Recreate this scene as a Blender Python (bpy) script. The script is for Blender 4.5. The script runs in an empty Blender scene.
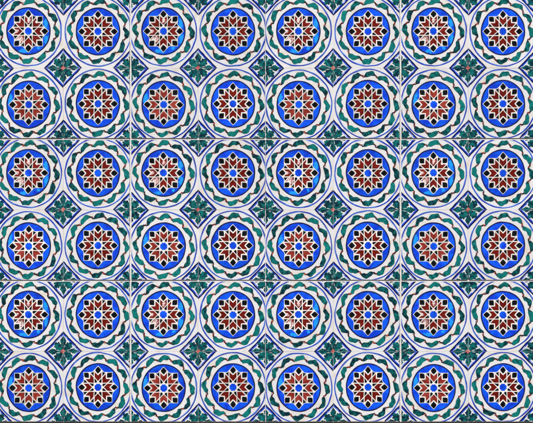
import bpy, bmesh, math, random
from mathutils import Vector, noise

S = bpy.context.scene
C = S.collection
U = 0.0015                      # metres per pattern unit (a tile is about 10 cm wide)
WZ = 1.45                       # height of the picture centre on the wall
R = math.radians

# ------------------------------------------------------------------ camera, sky, sun
cam_d = bpy.data.cameras.new('camera')
cam = bpy.data.objects.new('camera', cam_d); C.objects.link(cam)
cam.location = (0, -6.0, WZ); cam.rotation_euler = (R(90), 0, 0)
cam_d.sensor_width = 36; cam_d.lens = 36 * 6.0 / (533 * U)
cam_d.clip_start = 0.05; cam_d.clip_end = 500
S.camera = cam

SUN_EL, SUN_AZ = 36, 24         # above the horizon; to the left of the viewer
w = bpy.data.worlds.new('World'); S.world = w; w.use_nodes = True
nt = w.node_tree; nt.nodes.clear()
sky = nt.nodes.new('ShaderNodeTexSky'); sky.sky_type = 'NISHITA'; sky.sun_disc = False
sky.sun_elevation = R(SUN_EL); sky.sun_rotation = R(180 + SUN_AZ)
bg = nt.nodes.new('ShaderNodeBackground'); bg.inputs['Strength'].default_value = 0.05
wo = nt.nodes.new('ShaderNodeOutputWorld')
nt.links.new(sky.outputs[0], bg.inputs[0]); nt.links.new(bg.outputs[0], wo.inputs[0])

sd = bpy.data.lights.new('sun', 'SUN'); sd.energy = 4.4; sd.angle = R(0.5); sd.color = (1.0, 0.965, 0.925)
sun = bpy.data.objects.new('sun', sd); C.objects.link(sun)
to_sun = Vector((-math.sin(R(SUN_AZ)) * math.cos(R(SUN_EL)), -math.cos(R(SUN_AZ)) * math.cos(R(SUN_EL)), math.sin(R(SUN_EL))))
sun.rotation_euler = to_sun.to_track_quat('Z', 'Y').to_euler(); sun.location = to_sun * 10

S.view_settings.view_transform = 'Standard'; S.view_settings.look = 'None'
S.view_settings.exposure = 0.0; S.view_settings.gamma = 1.0

# ------------------------------------------------------------------ materials
def glaze(name, c1, c2, scale=120.0, lo=0.35, hi=0.65, rough=0.16, patches=None, sheen_col=None,
          ripple=None, attr=False, grain=0.12, detail=3.0, bump=0.25, spec=0.18):
    """Fired glaze: two tones of its own colour mixed by noise; optional sheen patches painted into the colour, optional rippled spots."""
    m = bpy.data.materials.new(name); m.use_nodes = True
    t = m.node_tree; N = t.nodes; L = t.links; N.clear()
    out = N.new('ShaderNodeOutputMaterial'); b = N.new('ShaderNodeBsdfPrincipled'); L.new(b.outputs[0], out.inputs[0])
    b.inputs['Roughness'].default_value = rough; b.inputs['IOR'].default_value = 1.5; b.inputs['Specular IOR Level'].default_value = spec
    tc = N.new('ShaderNodeTexCoord'); oi = N.new('ShaderNodeObjectInfo')
    n1 = N.new('ShaderNodeTexNoise'); n1.noise_dimensions = '4D'; n1.inputs['Scale'].default_value = scale; n1.inputs['Detail'].default_value = detail
    wm = N.new('ShaderNodeMath'); wm.operation = 'MULTIPLY'; wm.inputs[1].default_value = 7.0
    L.new(oi.outputs['Random'], wm.inputs[0]); L.new(wm.outputs[0], n1.inputs['W'])
    L.new(tc.outputs['Object'], n1.inputs['Vector'])
    rp = N.new('ShaderNodeMapRange'); rp.interpolation_type = 'SMOOTHSTEP'
    rp.inputs[1].default_value = lo; rp.inputs[2].default_value = hi
    if attr:
        at = N.new('ShaderNodeAttribute'); at.attribute_name = 'wash'
        ad = N.new('ShaderNodeMath'); ad.operation = 'MULTIPLY_ADD'; ad.inputs[1].default_value = 0.55
        sb = N.new('ShaderNodeMath'); sb.operation = 'ADD'; sb.inputs[1].default_value = -0.27
        L.new(n1.outputs[0], sb.inputs[0]); L.new(at.outputs['Fac'], ad.inputs[0]); L.new(sb.outputs[0], ad.inputs[2])
        L.new(ad.outputs[0], rp.inputs[0])
    else:
        L.new(n1.outputs[0], rp.inputs[0])
    mx = N.new('ShaderNodeMix'); mx.data_type = 'RGBA'
    mx.inputs[6].default_value = (*c1, 1); mx.inputs[7].default_value = (*c2, 1)
    L.new(rp.outputs[0], mx.inputs[0])
    col = mx.outputs[2]
    # fine grain of pigment, and a slightly different strength on every piece
    n2 = N.new('ShaderNodeTexNoise'); n2.inputs['Scale'].default_value = 900; n2.inputs['Detail'].default_value = 2
    L.new(tc.outputs['Object'], n2.inputs['Vector'])
    g = N.new('ShaderNodeMapRange'); g.inputs[1].default_value = 0.3; g.inputs[2].default_value = 0.7
    g.inputs[3].default_value = 1 - grain; g.inputs[4].default_value = 1 + grain
    L.new(n2.outputs[0], g.inputs[0])
    tv = N.new('ShaderNodeMapRange'); tv.inputs[3].default_value = 0.95 if grain < .1 else 0.88; tv.inputs[4].default_value = 1.03 if grain < .1 else 1.12
    L.new(oi.outputs['Random'], tv.inputs[0])
    gm = N.new('ShaderNodeMath'); gm.operation = 'MULTIPLY'; L.new(g.outputs[0], gm.inputs[0]); L.new(tv.outputs[0], gm.inputs[1])
    mg = N.new('ShaderNodeMix'); mg.data_type = 'RGBA'; mg.blend_type = 'MULTIPLY'; mg.inputs[0].default_value = 1
    L.new(col, mg.inputs[6]); L.new(gm.outputs[0], mg.inputs[7]); col = mg.outputs[2]

    def spot_mask(spots, ragged):
        acc = None
        for (x, y, rx, ry) in spots:
            mp = N.new('ShaderNodeVectorMath'); mp.operation = 'SUBTRACT'; mp.inputs[1].default_value = (x * U, 0, y * U)
            L.new(tc.outputs['Object'], mp.inputs[0])
            dv = N.new('ShaderNodeVectorMath'); dv.operation = 'MULTIPLY'; dv.inputs[1].default_value = (1 / (rx * U), 0, 1 / (ry * U))
            L.new(mp.outputs[0], dv.inputs[0])
            ln = N.new('ShaderNodeVectorMath'); ln.operation = 'LENGTH'; L.new(dv.outputs[0], ln.inputs[0])
            q = ln.outputs['Value']
            nn = N.new('ShaderNodeMath'); nn.operation = 'MULTIPLY_ADD'; nn.inputs[1].default_value = ragged
            sub = N.new('ShaderNodeMath'); sub.operation = 'SUBTRACT'; sub.inputs[1].default_value = 0.5
            nz = N.new('ShaderNodeTexNoise'); nz.noise_dimensions = '4D'; L.new(wm.outputs[0], nz.inputs['W']); nz.inputs['Scale'].default_value = 260; nz.inputs['Detail'].default_value = 3
            L.new(tc.outputs['Object'], nz.inputs['Vector']); L.new(nz.outputs[0], sub.inputs[0])
            L.new(sub.outputs[0], nn.inputs[0]); L.new(q, nn.inputs[2])
            mr = N.new('ShaderNodeMapRange'); mr.interpolation_type = 'SMOOTHSTEP'
            mr.inputs[1].default_value = 1.1; mr.inputs[2].default_value = 0.55
            mr.inputs[3].default_value = 0; mr.inputs[4].default_value = 1
            # descending range: build as 1 - smoothstep(.55, 1.1)
            mr.inputs[1].default_value = 0.55; mr.inputs[2].default_value = 1.1
            mr.inputs[3].default_value = 1; mr.inputs[4].default_value = 0
            L.new(nn.outputs[0], mr.inputs[0])
            if acc is None: acc = mr.outputs[0]
            else:
                mm = N.new('ShaderNodeMath'); mm.operation = 'MAXIMUM'; L.new(acc, mm.inputs[0]); L.new(mr.outputs[0], mm.inputs[1]); acc = mm.outputs[0]
        return acc
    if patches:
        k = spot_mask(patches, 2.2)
        mp2 = N.new('ShaderNodeMix'); mp2.data_type = 'RGBA'; mp2.inputs[7].default_value = (*sheen_col, 1)
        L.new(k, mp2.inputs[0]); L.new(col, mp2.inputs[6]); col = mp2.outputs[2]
    L.new(col, b.inputs['Base Color'])
    # slight waviness of the glaze surface
    n3 = N.new('ShaderNodeTexNoise'); n3.inputs['Scale'].default_value = 160; n3.inputs['Detail'].default_value = 2
    L.new(tc.outputs['Object'], n3.inputs['Vector'])
    bp = N.new('ShaderNodeBump'); bp.inputs['Strength'].default_value = bump; bp.inputs['Distance'].default_value = 0.0004
    L.new(n3.outputs[0], bp.inputs['Height'])
    nrm = bp.outputs[0]
    if ripple:
        # the glaze sagged here while molten: the surface leans a little towards the upper left and is uneven
        k = spot_mask(ripple, 1.5)
        n4 = N.new('ShaderNodeTexNoise'); n4.inputs['Scale'].default_value = RIP_S; n4.inputs['Detail'].default_value = 2
        L.new(tc.outputs['Object'], n4.inputs['Vector'])
        dt = N.new('ShaderNodeVectorMath'); dt.operation = 'DOT_PRODUCT'; dt.inputs[1].default_value = (0.16, 0, -0.29)
        L.new(tc.outputs['Object'], dt.inputs[0])
        hh = N.new('ShaderNodeMath'); hh.operation = 'MULTIPLY_ADD'; hh.inputs[1].default_value = RIP_H
        L.new(n4.outputs[0], hh.inputs[0]); L.new(dt.outputs['Value'], hh.inputs[2])
        b2 = N.new('ShaderNodeBump'); b2.inputs['Distance'].default_value = 1.0
        L.new(k, b2.inputs['Strength']); L.new(hh.outputs[0], b2.inputs['Height']); L.new(nrm, b2.inputs['Normal'])
        nrm = b2.outputs[0]
        L.new(k, b.inputs['Coat Weight']); b.inputs['Coat Roughness'].default_value = 0.45; b.inputs['Coat IOR'].default_value = 1.55
        L.new(nrm, b.inputs['Coat Normal'])
    L.new(nrm, b.inputs['Normal'])
    return m
RIP_S, RIP_H = 300.0, 0.0008

M = {}
M['white'] = glaze('white_glaze', (0.695, 0.70, 0.72), (0.65, 0.58, 0.50), 70, 0.46, 0.78, 0.14, grain=0.06)
M['lattice'] = glaze('ivory_line', (0.76, 0.74, 0.72), (0.62, 0.57, 0.52), 200, 0.45, 0.75, 0.2)
M['black'] = glaze('black_glaze', (0.003, 0.004, 0.007), (0.008, 0.011, 0.013), 200, rough=0.25, spec=0.03)
M['outline'] = glaze('dark_blue_outline', (0.006, 0.007, 0.045), (0.012, 0.012, 0.10), 200, rough=0.2)
M['navy'] = glaze('navy_line', (0.002, 0.002, 0.035), (0.004, 0.006, 0.11), 150, rough=0.2)
M['bleed'] = glaze('blue_bleed', (0.012, 0.07, 0.60), (0.40, 0.52, 0.76), 130, 0.47, 0.68, 0.2)
M['ring'] = glaze('ring_blue', (0.015, 0.038, 0.36), (0.05, 0.13, 0.55), 90, 0.40, 0.66, 0.2)
M['ringbleed'] = glaze('ring_bleed', (0.22, 0.34, 0.70), (0.64, 0.66, 0.72), 80, 0.35, 0.6, 0.2)
M['teal'] = glaze('teal_glaze', (0.001, 0.022, 0.036), (0.003, 0.180, 0.170), 240, 0.32, 0.76, 0.18, attr=True, grain=0.2)
M['flower'] = glaze('teal_flower', (0.001, 0.022, 0.042), (0.003, 0.155, 0.152), 200, 0.38, 0.66, 0.18, grain=0.2)
M['tealedge'] = glaze('dark_teal_edge', (0.002, 0.016, 0.024), (0.003, 0.05, 0.055), 200, rough=0.2)
M['stem'] = glaze('stem_brown', (0.020, 0.007, 0.010), (0.30, 0.035, 0.025), 300, 0.42, 0.62, 0.2)
M['pink'] = glaze('rose_dot', (0.42, 0.06, 0.06), (0.62, 0.22, 0.19), 260, 0.4, 0.62, 0.2)
CY = (0.012, 0.30, 0.86)  # cyan of the reflected sheen painted into the blue discs
BL1, BL2 = (0.003, 0.042, 0.58), (0.004, 0.100, 0.82)
M['blueA'] = glaze('blue_glaze_sheen', BL1, BL2, 90, rough=0.14, patches=[(17.5, 8, 2.6, 6), (18, -8, 2.6, 6), (-4, -20, 6, 2.2), (10, -17, 2, 2)], sheen_col=CY)  # sheen at the right and lower rim, painted as cyan patches
M['blueC'] = glaze('blue_glaze_sheen_left', BL1, BL2, 90, rough=0.14, patches=[(-18.5, 6, 2.8, 7)], sheen_col=CY)  # sheen at the left rim, painted into the base colour
M['blueB'] = glaze('blue_glaze', BL1, BL2, 90, rough=0.14)
M['redA'] = glaze('red_glaze_rippled', (0.12, 0.006, 0.005), (0.19, 0.014, 0.010), 150, rough=0.2,
                  ripple=[(0.3, 10.6, 2.2, 2.8), (-12.0, 0.1, 3.3, 2.4), (-8.0, -8.2, 4.2, 3.8), (8.4, 9.2, 1.7, 1.7)])
M['redB'] = glaze('red_glaze', (0.11, 0.005, 0.004), (0.165, 0.010, 0.007), 150, rough=0.2)
M['redC'] = glaze('brick_red_glaze', (0.19, 0.015, 0.010), (0.30, 0.045, 0.034), 110, rough=0.24)
def rough_mat(name, c1, c2, scale):
    return glaze(name, c1, c2, scale, rough=0.9, grain=0.3, bump=1.0)
M['clay'] = None
M['grout'] = rough_mat('pale_grout', (0.76, 0.75, 0.74), (0.66, 0.62, 0.57), 60)
M['dark_grout'] = rough_mat('dark_grout', (0.020, 0.014, 0.010), (0.07, 0.045, 0.03), 60)
M['mortar'] = rough_mat('old_plaster', (0.46, 0.42, 0.36), (0.36, 0.31, 0.26), 14)

# ------------------------------------------------------------------ mesh helpers (pattern plane: x right, y up, h towards the viewer)
def P(x, y, h=0.0): return Vector((x, -h, y))      # pattern units; link() scales to metres

def link(name, bm, mats, parent=None, scale=U):
    bm.normal_update(); bmesh.ops.triangulate(bm, faces=[f for f in bm.faces if len(f.verts) > 4], ngon_method='BEAUTY')
    for v in bm.verts: v.co *= scale
    bm.normal_update()
    me = bpy.data.meshes.new(name); bm.to_mesh(me); bm.free()
    for m in mats: me.materials.append(m)
    o = bpy.data.objects.new(name, me); C.objects.link(o)
    if parent: o.parent = parent
    return o

def inset(pts, e):
    n = len(pts); out = []
    for i in range(n):
        p0, p1, p2 = Vector(pts[i - 1]), Vector(pts[i]), Vector(pts[(i + 1) % n])
        a = (p1 - p0); b = (p2 - p1)
        if a.length < 1e-6 or b.length < 1e-6: out.append(p1); continue
        a.normalize(); b.normalize()
        na, nb = Vector((-a.y, a.x)), Vector((-b.y, b.x))
        mvec = na + nb; d = max(0.35, mvec.length_squared / 2)
        out.append(p1 + mvec * (e / d) if True else p1)
    return out

def ccw(pts):
    A = sum(pts[i][0] * pts[(i + 1) % len(pts)][1] - pts[(i + 1) % len(pts)][0] * pts[i][1] for i in range(len(pts)))
    return pts if A > 0 else pts[::-1]

def pad(bm, pts, h, e=0.22, h0=-0.05, mi=0, rim=None):
    """a raised pad of glaze with a sloping rim"""
    pts = ccw(list(pts)); ins = inset(pts, e)
    lo = [bm.verts.new(P(p[0], p[1], h0)) for p in pts]
    hi = [bm.verts.new(P(p[0], p[1], h)) for p in ins]
    n = len(pts)
    f = bm.faces.new(hi); f.material_index = mi
    for i in range(n):
        q = bm.faces.new((lo[i], lo[(i + 1) % n], hi[(i + 1) % n], hi[i])); q.material_index = mi if rim is None else rim
    return hi

def strip(bm, mid, hw, h, closed=False, h0=-0.05, mi=0, e=0.25):
    """a painted line of glaze: centre points, half widths (number or list)"""
    n = len(mid); rows = []
    for i in range(n):
        a = Vector(mid[i - 1] if (closed or i > 0) else mid[i]); b = Vector(mid[(i + 1) % n] if (closed or i < n - 1) else mid[i])
        d = (b - a).normalized(); nv = Vector((-d.y, d.x)); c = Vector(mid[i]); q = hw[i] if isinstance(hw, (list, tuple)) else hw
        ee = min(e, q * 0.6)
        rows.append([bm.verts.new(P(*(c + nv * s), z)) for s, z in ((q, h0), (q - ee, h), (-q + ee, h), (-q, h0))])
    for i in range(n if closed else n - 1):
        r0, r1 = rows[i], rows[(i + 1) % n]
        for k in range(3):
            f = bm.faces.new((r0[k], r0[k + 1], r1[k + 1], r1[k])); f.material_index = mi
    return rows

def clip(bm, box):
    bm.normal_update(); bmesh.ops.triangulate(bm, faces=[f for f in bm.faces if len(f.verts) > 4], ngon_method='BEAUTY')
    x0, x1, y0, y1 = box
    for co, no in ((P(x0, 0), (-1, 0, 0)), (P(x1, 0), (1, 0, 0)), (P(0, y0), (0, 0, -1)), (P(0, y1), (0, 0, 1))):
        bmesh.ops.bisect_plane(bm, geom=bm.verts[:] + bm.edges[:] + bm.faces[:], plane_co=co, plane_no=no, clear_outer=True, dist=1e-5)

def wob(p, amp, seed, f=0.12):
    v = noise.noise_vector(Vector((p[0] * f, p[1] * f, seed * 7.3)))
    return (p[0] + v.x * amp, p[1] + v.y * amp)

def sstep(a, b, x):
    t = min(1, max(0, (x - a) / (b - a))); return t * t * (3 - 2 * t)

# ------------------------------------------------------------------ one tile of each of the four firings
D = 3.9            # offset of the strapwork lines of the star
HX, HY = 34.8, 36.8   # the pattern's own half size (the corner flowers centre there)
ST = 1.05          # the pattern is slightly taller than wide
LW = 0.47          # half width of the ivory lines

# firing: extents around the medallion centre (left, right, down, up), margins left bare, materials
KINDS = {
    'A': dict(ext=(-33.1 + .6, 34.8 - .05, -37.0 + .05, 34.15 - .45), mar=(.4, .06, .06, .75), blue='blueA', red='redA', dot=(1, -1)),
    'B': dict(ext=(-34.8 + .05, 32.3 - .5, -36.7 + .05, 34.5 - .45), mar=(.06, .4, .06, .75), blue='blueB', red='redB', dot=(-1, -1)),
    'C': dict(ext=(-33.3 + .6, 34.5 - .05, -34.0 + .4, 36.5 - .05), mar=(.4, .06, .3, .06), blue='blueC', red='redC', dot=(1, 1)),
    'D': dict(ext=(-34.8 + .05, 32.3 - .5, -34.8 + .4, 35.7 - .05), mar=(.06, .4, .3, .06), blue='blueB', red='redB', dot=(-1, 1)),
}
HXY = {'A': (33.1 + 1.7, 36.95), 'B': (34.8, 36.65), 'C': (34.6, 36.5), 'D': (34.8, 35.8)}

def make_tile(kind, seed, tight=False):
    K = KINDS[kind]; rnd = random.Random(seed)
    x0, x1, y0, y1 = K['ext']; ml, mr, mb, mt = K['mar']
    if tight and kind in 'AC': x0, ml = x0 - .42, .12      # laid close against its neighbour
    if tight and kind in 'BD': x1, mr = x1 + .36, .12
    box = (x0 + ml, x1 - mr, y0 + mb, y1 - mt)
    seed = seed % 997
    root = bpy.data.objects.new('ceramic_tile', None); C.objects.link(root); root.empty_display_size = 0.02
    W = lambda p, a=0.3, f=0.12: wob(p, a, seed, f)

    # body: a slab with a softly rounded front edge, slightly uneven like hand cut clay
    bm = bmesh.new(); out = []
    r = 0.7
    for cx, cy, a0 in ((x1 - r, y1 - r, 0), (x0 + r, y1 - r, 90), (x0 + r, y0 + r, 180), (x1 - r, y0 + r, 270)):
        out += [(cx + r * math.cos(R(a0 + k * 22.5)), cy + r * math.sin(R(a0 + k * 22.5))) for k in range(5)]
        a = out[-1]
        nx = {0: (x0 + r, y1), 90: (x0, y0 + r), 180: (x1 - r, y0), 270: (x1, y1 - r)}[a0]
        for k in range(1, 12): out.append((a[0] + (nx[0] - a[0]) * k / 12, a[1] + (nx[1] - a[1]) * k / 12))
    out = [wob(p, 0.05, seed + 3, 0.25) for p in out]
    prof = ((0.0, -4.7), (0.0, -0.12), (0.02, -0.05), (0.06, -0.012), (0.12, 0.0))
    rings = [[bm.verts.new(P(p[0], p[1], h)) for p in (inset(out, e) if e else out)] for e, h in prof]
    n = len(out)
    for a, b in zip(rings[:-1], rings[1:]):
        for i in range(n):
            f = bm.faces.new((a[i], a[(i + 1) % n], b[(i + 1) % n], b[i])); f.smooth = True
    bm.faces.new(rings[-1]); bm.faces.new(rings[0][::-1])
    link('tile_body', bm, [M['white']], root)

    # thin blue ring round the wreath
    bm = bmesh.new(); mid, hw, mid2 = [], [], []
    for k in range(180):
        a = R(k * 2); p = (33.0 * math.cos(a), 34.7 * math.sin(a))
        mid.append(W(p, 0.45)); mid2.append(W((32.15 * math.cos(a), 33.85 * math.sin(a)), 0.45))
        hw.append(0.66 + 0.22 * noise.noise(Vector((math.cos(a) * 2, math.sin(a) * 2, seed))) + 0.12 * abs(math.sin(2 * a)))
    strip(bm, mid2, 0.45, 0.05, True, mi=1); strip(bm, mid, hw, 0.12, True)
    clip(bm, box); link('ring_line', bm, [M['ring'], M['ringbleed']], root)

    # wreath: brown red stem showing between twelve ribbon leaves
    N0 = 13.6 + rnd.uniform(-1, 1)
    jit = [rnd.uniform(-1.3, 1.3) for _ in range(12)]
    rr = lambda t: 26.1 + 2.9 * sstep(0.0, 0.6, t) - 1.0 * sstep(0.75, 1.0, t)
    def wp(i, t, dr=0.0):
        th = N0 - 30 * i + jit[i % 12] * (1 - t) + jit[(i + 1) % 12] * t - 30 * t
        q = rr(t) + dr
        return (q * math.cos(R(th)), q * math.sin(R(th)) * ST)
    bm = bmesh.new()
    for i in range(12):
        pts = [wp(i, t) for t in (0.80, 0.88, 0.94)] + [None] + [wp(i + 1, t) for t in (0.04, 0.09, 0.15)]
        pts[3] = ((pts[2][0] + pts[4][0]) / 2, (pts[2][1] + pts[4][1]) / 2)
        s = rnd.uniform(0.8, 1.15)
        strip(bm, [W(p, 0.3, 0.3) for p in pts], [0.2 * s, 0.5 * s, 0.7 * s, 0.75 * s, 0.7 * s, 0.5 * s, 0.2 * s], 0.24)
        # the short tendril crossing at each knot
        a, b = wp(i, 0.86, -1.1), wp(i + 1, 0.10, 1.5)
        strip(bm, [W(a, .3, .3), W(((a[0] + b[0]) / 2, (a[1] + b[1]) / 2), .3, .3), W(b, .3, .3)], [0.25, 0.45, 0.2], 0.25)
    clip(bm, box); wreath = link('leaf_wreath', bm, [M['stem']], root)
    for i in range(12):
        bm = bmesh.new(); lay = bm.verts.layers.float.new('wash')
        up, dn, n = [], [], 18; sc = rnd.uniform(0.92, 1.12); ph = rnd.uniform(0, 6.28); base = rnd.uniform(0.2, 0.75)
        for k in range(n + 1):
            t = -0.015 + 0.985 * k / n; u = k / n
            wdt = sc * (0.42 + 2.02 * sstep(0, 0.34, u) * (1 - sstep(0.70, 1.0, u) * 0.97))
            up.append(W(wp(i, t, wdt + 0.32 * math.sin(u * 15 + ph)), 0.35, 0.3))
            dn.append(W(wp(i, t, -wdt + 0.30 * math.sin(u * 13 + ph + 1)), 0.35, 0.3))
        loop = up + dn[::-1]
        hi = pad(bm, loop, 0.20, 0.34, rim=1)
        for v in bm.verts:
            x, y = v.co.x, v.co.z / ST
            th = (N0 - 30 * i - math.degrees(math.atan2(y, x))) % 360
            u = th / 30 if th < 60 else 0
            v[lay] = base + 0.45 * math.sin(u * 3.14) - 0.25
        clip(bm, box); link('wreath_leaf', bm, [M['teal'], M['tealedge']], wreath)

    # medallion: blue disc with a dark outline, star on it
    bm = bmesh.new()
    disc = [W((21.3 * math.cos(R(k * 3)), 23.1 * math.sin(R(k * 3))), 0.25) for k in range(120)]
    pad(bm, disc, 0.10, 0.2)
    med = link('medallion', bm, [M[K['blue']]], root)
    bm = bmesh.new()
    strip(bm, [W((21.6 * math.cos(R(k * 3)), 23.4 * math.sin(R(k * 3))), 0.25) for k in range(120)],
          [0.74 + 0.16 * noise.noise(Vector((math.cos(R(k * 3)) * 3, math.sin(R(k * 3)) * 3, seed + 5))) for k in range(120)], 0.16, True)
    link('medallion_outline', bm, [M['outline']], med)

    rot = lambda p, k: (p[0] * math.cos(R(45 * k)) - p[1] * math.sin(R(45 * k)), p[0] * math.sin(R(45 * k)) + p[1] * math.cos(R(45 * k)))
    sq = lambda p: wob((p[0], p[1] * ST), 0.28, seed + 1, 0.2)
    TIP = 20.55; q = 45
    star = []
    c0, hd = 16.3, TIP - 16.3
    for k in range(8):
        star.append(rot((TIP, 0), k))
        rn = TIP * math.cos(R(45)) / math.cos(R(22.5))
        star.append((rn * math.cos(R(45 * k + 22.5)), rn * math.sin(R(45 * k + 22.5))))
    def densify(pts, m=4):
        o = []
        for i in range(len(pts)):
            a, b = pts[i], pts[(i + 1) % len(pts)]
            o += [(a[0] + (b[0] - a[0]) * j / m, a[1] + (b[1] - a[1]) * j / m) for j in range(m)]
        return o
    bm = bmesh.new(); pad(bm, [sq(p) for p in densify(star)], 0.22, 0.15)
    link('star_lattice', bm, [M['lattice']], med)
    def cell(pts, cut=LW, soft=0.28):
        """a colour cell: the outline drawn in by the line width, corners softened"""
        ins = inset(ccw(list(pts)), cut); o = []
        for i in range(len(ins)):
            a, b, c = ins[i - 1], ins[i], ins[(i + 1) % len(ins)]
            sf = soft if not isinstance(soft, tuple) else soft[i % 2]
            s1 = min(sf * rnd.uniform(.7, 1.3), (b - a).length * .48); s2 = min(sf * rnd.uniform(.7, 1.3), (c - b).length * .48)
            o.append(b + (a - b).normalized() * s1); o.append(b * .6 + (b + (a - b).normalized() * s1) * .2 + (b + (c - b).normalized() * s2) * .2)
            o.append(b + (c - b).normalized() * s2)
        return [sq(p) for p in o]
    HT = 0.27
    sx, i0 = 9.42, 5.52
    petal = [(i0 - .25, 0), (sx, -D), (15.5, -D), (12.0, 0), (15.5, D), (sx, D)]
    square = [(20.35, 0), (16.3, D + .2), (12.2, 0), (16.3, -D - .2)]
    ang = lambda r_, a: (r_ * math.cos(R(a)), r_ * math.sin(R(a)))
    dart = [ang(10.2, 22.5), ang(16.6, 13.8), ang(15.6, 22.5), ang(16.6, 31.2)]
    kite = [ang(4.1, 22.5), ang(5.6, 1.5), ang(10.6, 22.5), ang(5.6, 43.5)]
    octo = [ang(D / math.cos(R(22.5)) + .15, 22.5 + 45 * k) for k in range(8)]
    for k in range(8):
        bm = bmesh.new(); pad(bm, cell([rot(p, k) for p in petal], LW * .95, 0.4), HT, 0.05)
        link('star_petal', bm, [M[K['red']]], med)
    for k in range(8):
        bm = bmesh.new(); pad(bm, cell([rot(p, k) for p in square], LW * .75, (0.5, 2.1)), HT, 0.08)
        link('star_point', bm, [M['black']], med)
    bm = bmesh.new()
    for k in range(8):
        pad(bm, cell([rot(p, k) for p in dart], LW * .9, .25), HT, 0.04)
        pad(bm, cell([rot(p, k) for p in kite], LW * .95, .2), HT, 0.03)
    link('black_inlay', bm, [M['black']], med)
    bm = bmesh.new()
    pad(bm, cell([p for i in range(8) for p in (octo[i], tuple(0.93 * (octo[i][j] + octo[(i + 1) % 8][j]) / 2 for j in (0, 1)))], LW * .8, .2), HT, 0.14)
    link('star_center', bm, [M['blueB']], med)

    # a quarter of a diamond framed flower in each corner
    for cx, cy in ((1, 1), (-1, 1), (-1, -1), (1, -1)):
        hx, hy = HXY[kind]
        hx = max(hx, 34.6); hy = max(hy, 36.5)
        if cx == (-1 if kind in 'AC' else 1): hx -= 0.95      # the outer sides of a block of four were trimmed
        if cy == (1 if kind in 'AB' else -1): hy -= 1.15
        Q = lambda p: W((cx * (hx - p[0]), cy * (hy - p[1])), 0.3, 0.22)
        bm = bmesh.new()
        a, b = (19.4, -0.6), (-0.6, 20.1)
        ln = lambda f0, f1, k, m: [(a[0] * s + (b[0] * s - a[0] * s) * (f0 + (f1 - f0) * j / m), a[1] + (b[1] * s - a[1]) * (f0 + (f1 - f0) * j / m)) for s in (k,) for j in range(m + 1)]
        line = lambda s, m=16: [Q((19.0 * s * (1 - j / m) + 0 * j, 19.9 * s * (j / m))) for j in range(-1, m + 2)]
        hws = [0.80 + 0.2 * noise.noise(Vector((j * .4, cx * 3 + cy * 5, seed))) for j in range(-1, 18)]
        hwb = [0.80 + 0.45 * noise.noise(Vector((j * .5, cx * 4 + cy * 7, seed + 9))) for j in range(-1, 18)]
        strip(bm, line(0.875), hwb, 0.05, mi=1); strip(bm, line(0.955), hws, 0.14)
        # strips may run either way round: make all fronts face out
        clip(bm, box)
        fr = link('diamond_frame', bm, [M['navy'], M['bleed']], root)
        bm = bmesh.new()
        axis = [(0, 0.6), (3, 0.8), (6, 1.2), (7.8, 2.0), (9.0, 3.0), (9.7, 2.7), (11.0, 3.5), (11.8, 2.6), (13.0, 1.9), (14.4, 1.0), (16.2, 0)]
        axis = axis + [(u, -v) for u, v in axis[-2::-1]]
        lobe = [(0.6, 0.7), (2.6, 1.6), (4.6, 2.6), (6.2, 4.0), (7.4, 3.7), (7.6, 3.0), (9.2, 3.9), (10.4, 3.1), (10.2, 2.1), (11.8, 1.5), (12.5, 0)]
        lobe = lobe + [(u, -v) for u, v in lobe[-2::-1]]
        j = lambda p: (p[0] + rnd.uniform(-.2, .2), p[1] + rnd.uniform(-.2, .2))
        rt = lambda p, d: (p[0] * math.cos(R(d)) - p[1] * math.sin(R(d)), p[0] * math.sin(R(d)) + p[1] * math.cos(R(d)))
        for d, shp in ((0, axis), (90, axis), (46, lobe)):
            pad(bm, [Q(rt(j(p), d)) for p in shp], 0.20 if shp is axis else 0.18, 0.16, rim=2)
        if (cx, cy) == K['dot']:
            pad(bm, [Q(ang(2.1 + (0.8 if k % 3 == 0 else 0), k * 30)) for k in range(12)], 0.25, 0.2, mi=1)
        clip(bm, box)
        link('corner_flower', bm, [M['flower'], M['pink'], M['tealedge']], fr)
    # turn every front face towards the viewer
    def kids(o):
        for c in o.children: yield c; yield from kids(c)
    bpy.context.view_layer.update()
    for o in kids(root):
        if o.name.startswith('tile_body'): continue
        b2 = bmesh.new(); b2.from_mesh(o.data)
        fl = [f for f in b2.faces if f.normal.y > 1e-4]
        if fl: bmesh.ops.reverse_faces(b2, faces=fl)
        b2.to_mesh(o.data); b2.free()
    return root

# ------------------------------------------------------------------ the wall behind, and the joints
def bar(bm, px0, px1, py0, py1, d0, d1):
    X = lambda p: (p - 266.5) * U; Z = lambda p: WZ + (211.5 - p) * U
    v = [bm.verts.new((x, y, z)) for y in (d0, d1) for x, z in ((X(px0), Z(py1)), (X(px1), Z(py1)), (X(px1), Z(py0)), (X(px0), Z(py0)))]
    for f in ((0, 1, 2, 3), (7, 6, 5, 4), (1, 0, 4, 5), (2, 1, 5, 6), (3, 2, 6, 7), (0, 3, 7, 4)): bm.faces.new([v[i] for i in f])

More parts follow.
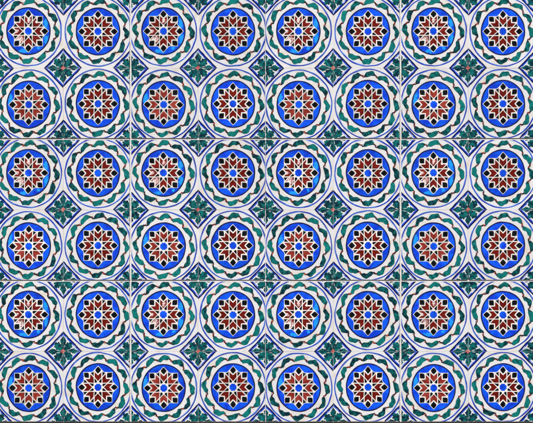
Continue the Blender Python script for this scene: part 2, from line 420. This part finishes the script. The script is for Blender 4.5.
PX, PY = 135.0, 141.75
SX = [-4.7 + PX * k for k in range(5)]; SXi = [63.2 + PX * k for k in range(4)]
SY = [-3.1 + PY * k for k in range(4)]; SYi = [68.1 + PY * k for k in range(3)]
bm = bmesh.new(); bar(bm, -900, 1430, -560, 1178, 0.0068, 0.22)
wl = link('wall', bm, [M['mortar']], scale=1); wl['kind'] = 'structure'
bm = bmesh.new()
for x in SXi: bar(bm, x - .8, x + .8, -3, 422, 0.0003, 0.0074)
for x in SX[1:4]: bar(bm, x - .9, x + 1.2, -3, 422, 0.0008, 0.0076)
bar(bm, -4.8, 535.4, SY[3] + .25, SY[3] + 4, 0.0030, 0.0084)
for y in SYi: bar(bm, -4.6, 535.2, y - .8, y + .8, 0.0005, 0.0078)
g = link('grout', bm, [M['grout']], scale=1); g['kind'] = 'structure'
bm = bmesh.new()
for x in (SX[0], SX[4]): bar(bm, x - .9, x + .9, -3.4, 422.4, 0.0022, 0.0080)
for x in (SX[1], SX[3]): bar(bm, x - 1.1, x - .25, -3.2, 422.2, 0.0004, 0.0072)
for y in SY: bar(bm, -5.2, 535.9, y - 1, y + (0.35 if y > 400 else 1.0), 0.0014, 0.0082)
g = link('dark_grout', bm, [M['dark_grout']], scale=1); g['kind'] = 'structure'

# ------------------------------------------------------------------ the tiles, one by one
CEN = {'A': (28.4, 31.1), 'B': (98.0, 31.4), 'C': (28.7, 104.6), 'D': (98.0, 103.8)}
LOOK = {'A': 'tile with white glints on its red star petals',
        'B': 'tile with clean dark red star on even blue',
        'C': 'tile with brick red star and cyan left rim',
        'D': 'tile with plain dark red star on deep blue'}
ROW = ['top row', 'second row', 'third row', 'fourth row', 'fifth row', 'bottom row']
COL = ['leftmost', 'second from left', 'third from left', 'fourth from left', 'fourth from right', 'third from right', 'second from right', 'rightmost']
tilt = random.Random(5)
for r_ in range(6):
    for c_ in range(8):
        k = ('A', 'B', 'C', 'D')[(r_ % 2) * 2 + (c_ % 2)]
        # every tile is painted by hand: the same drawing with its own brush wobble
        t = make_tile(k, 11 + r_ * 53 + c_ * 17, tight=c_ in (3, 4))
        px = CEN[k][0] + PX * (c_ // 2); py = CEN[k][1] + PY * (r_ // 2)
        t.location = ((px - 266.5) * U, 0, WZ + (211.5 - py) * U)
        t.rotation_euler = (R(tilt.uniform(-.3, .3)), R(tilt.uniform(-.12, .12)), R(tilt.uniform(-.3, .3)))
        t['label'] = f'{LOOK[k]}, {COL[c_]} in {ROW[r_]}'
        t['category'] = 'tile'
        t['group'] = 'patterned ceramic tiles covering the wall'
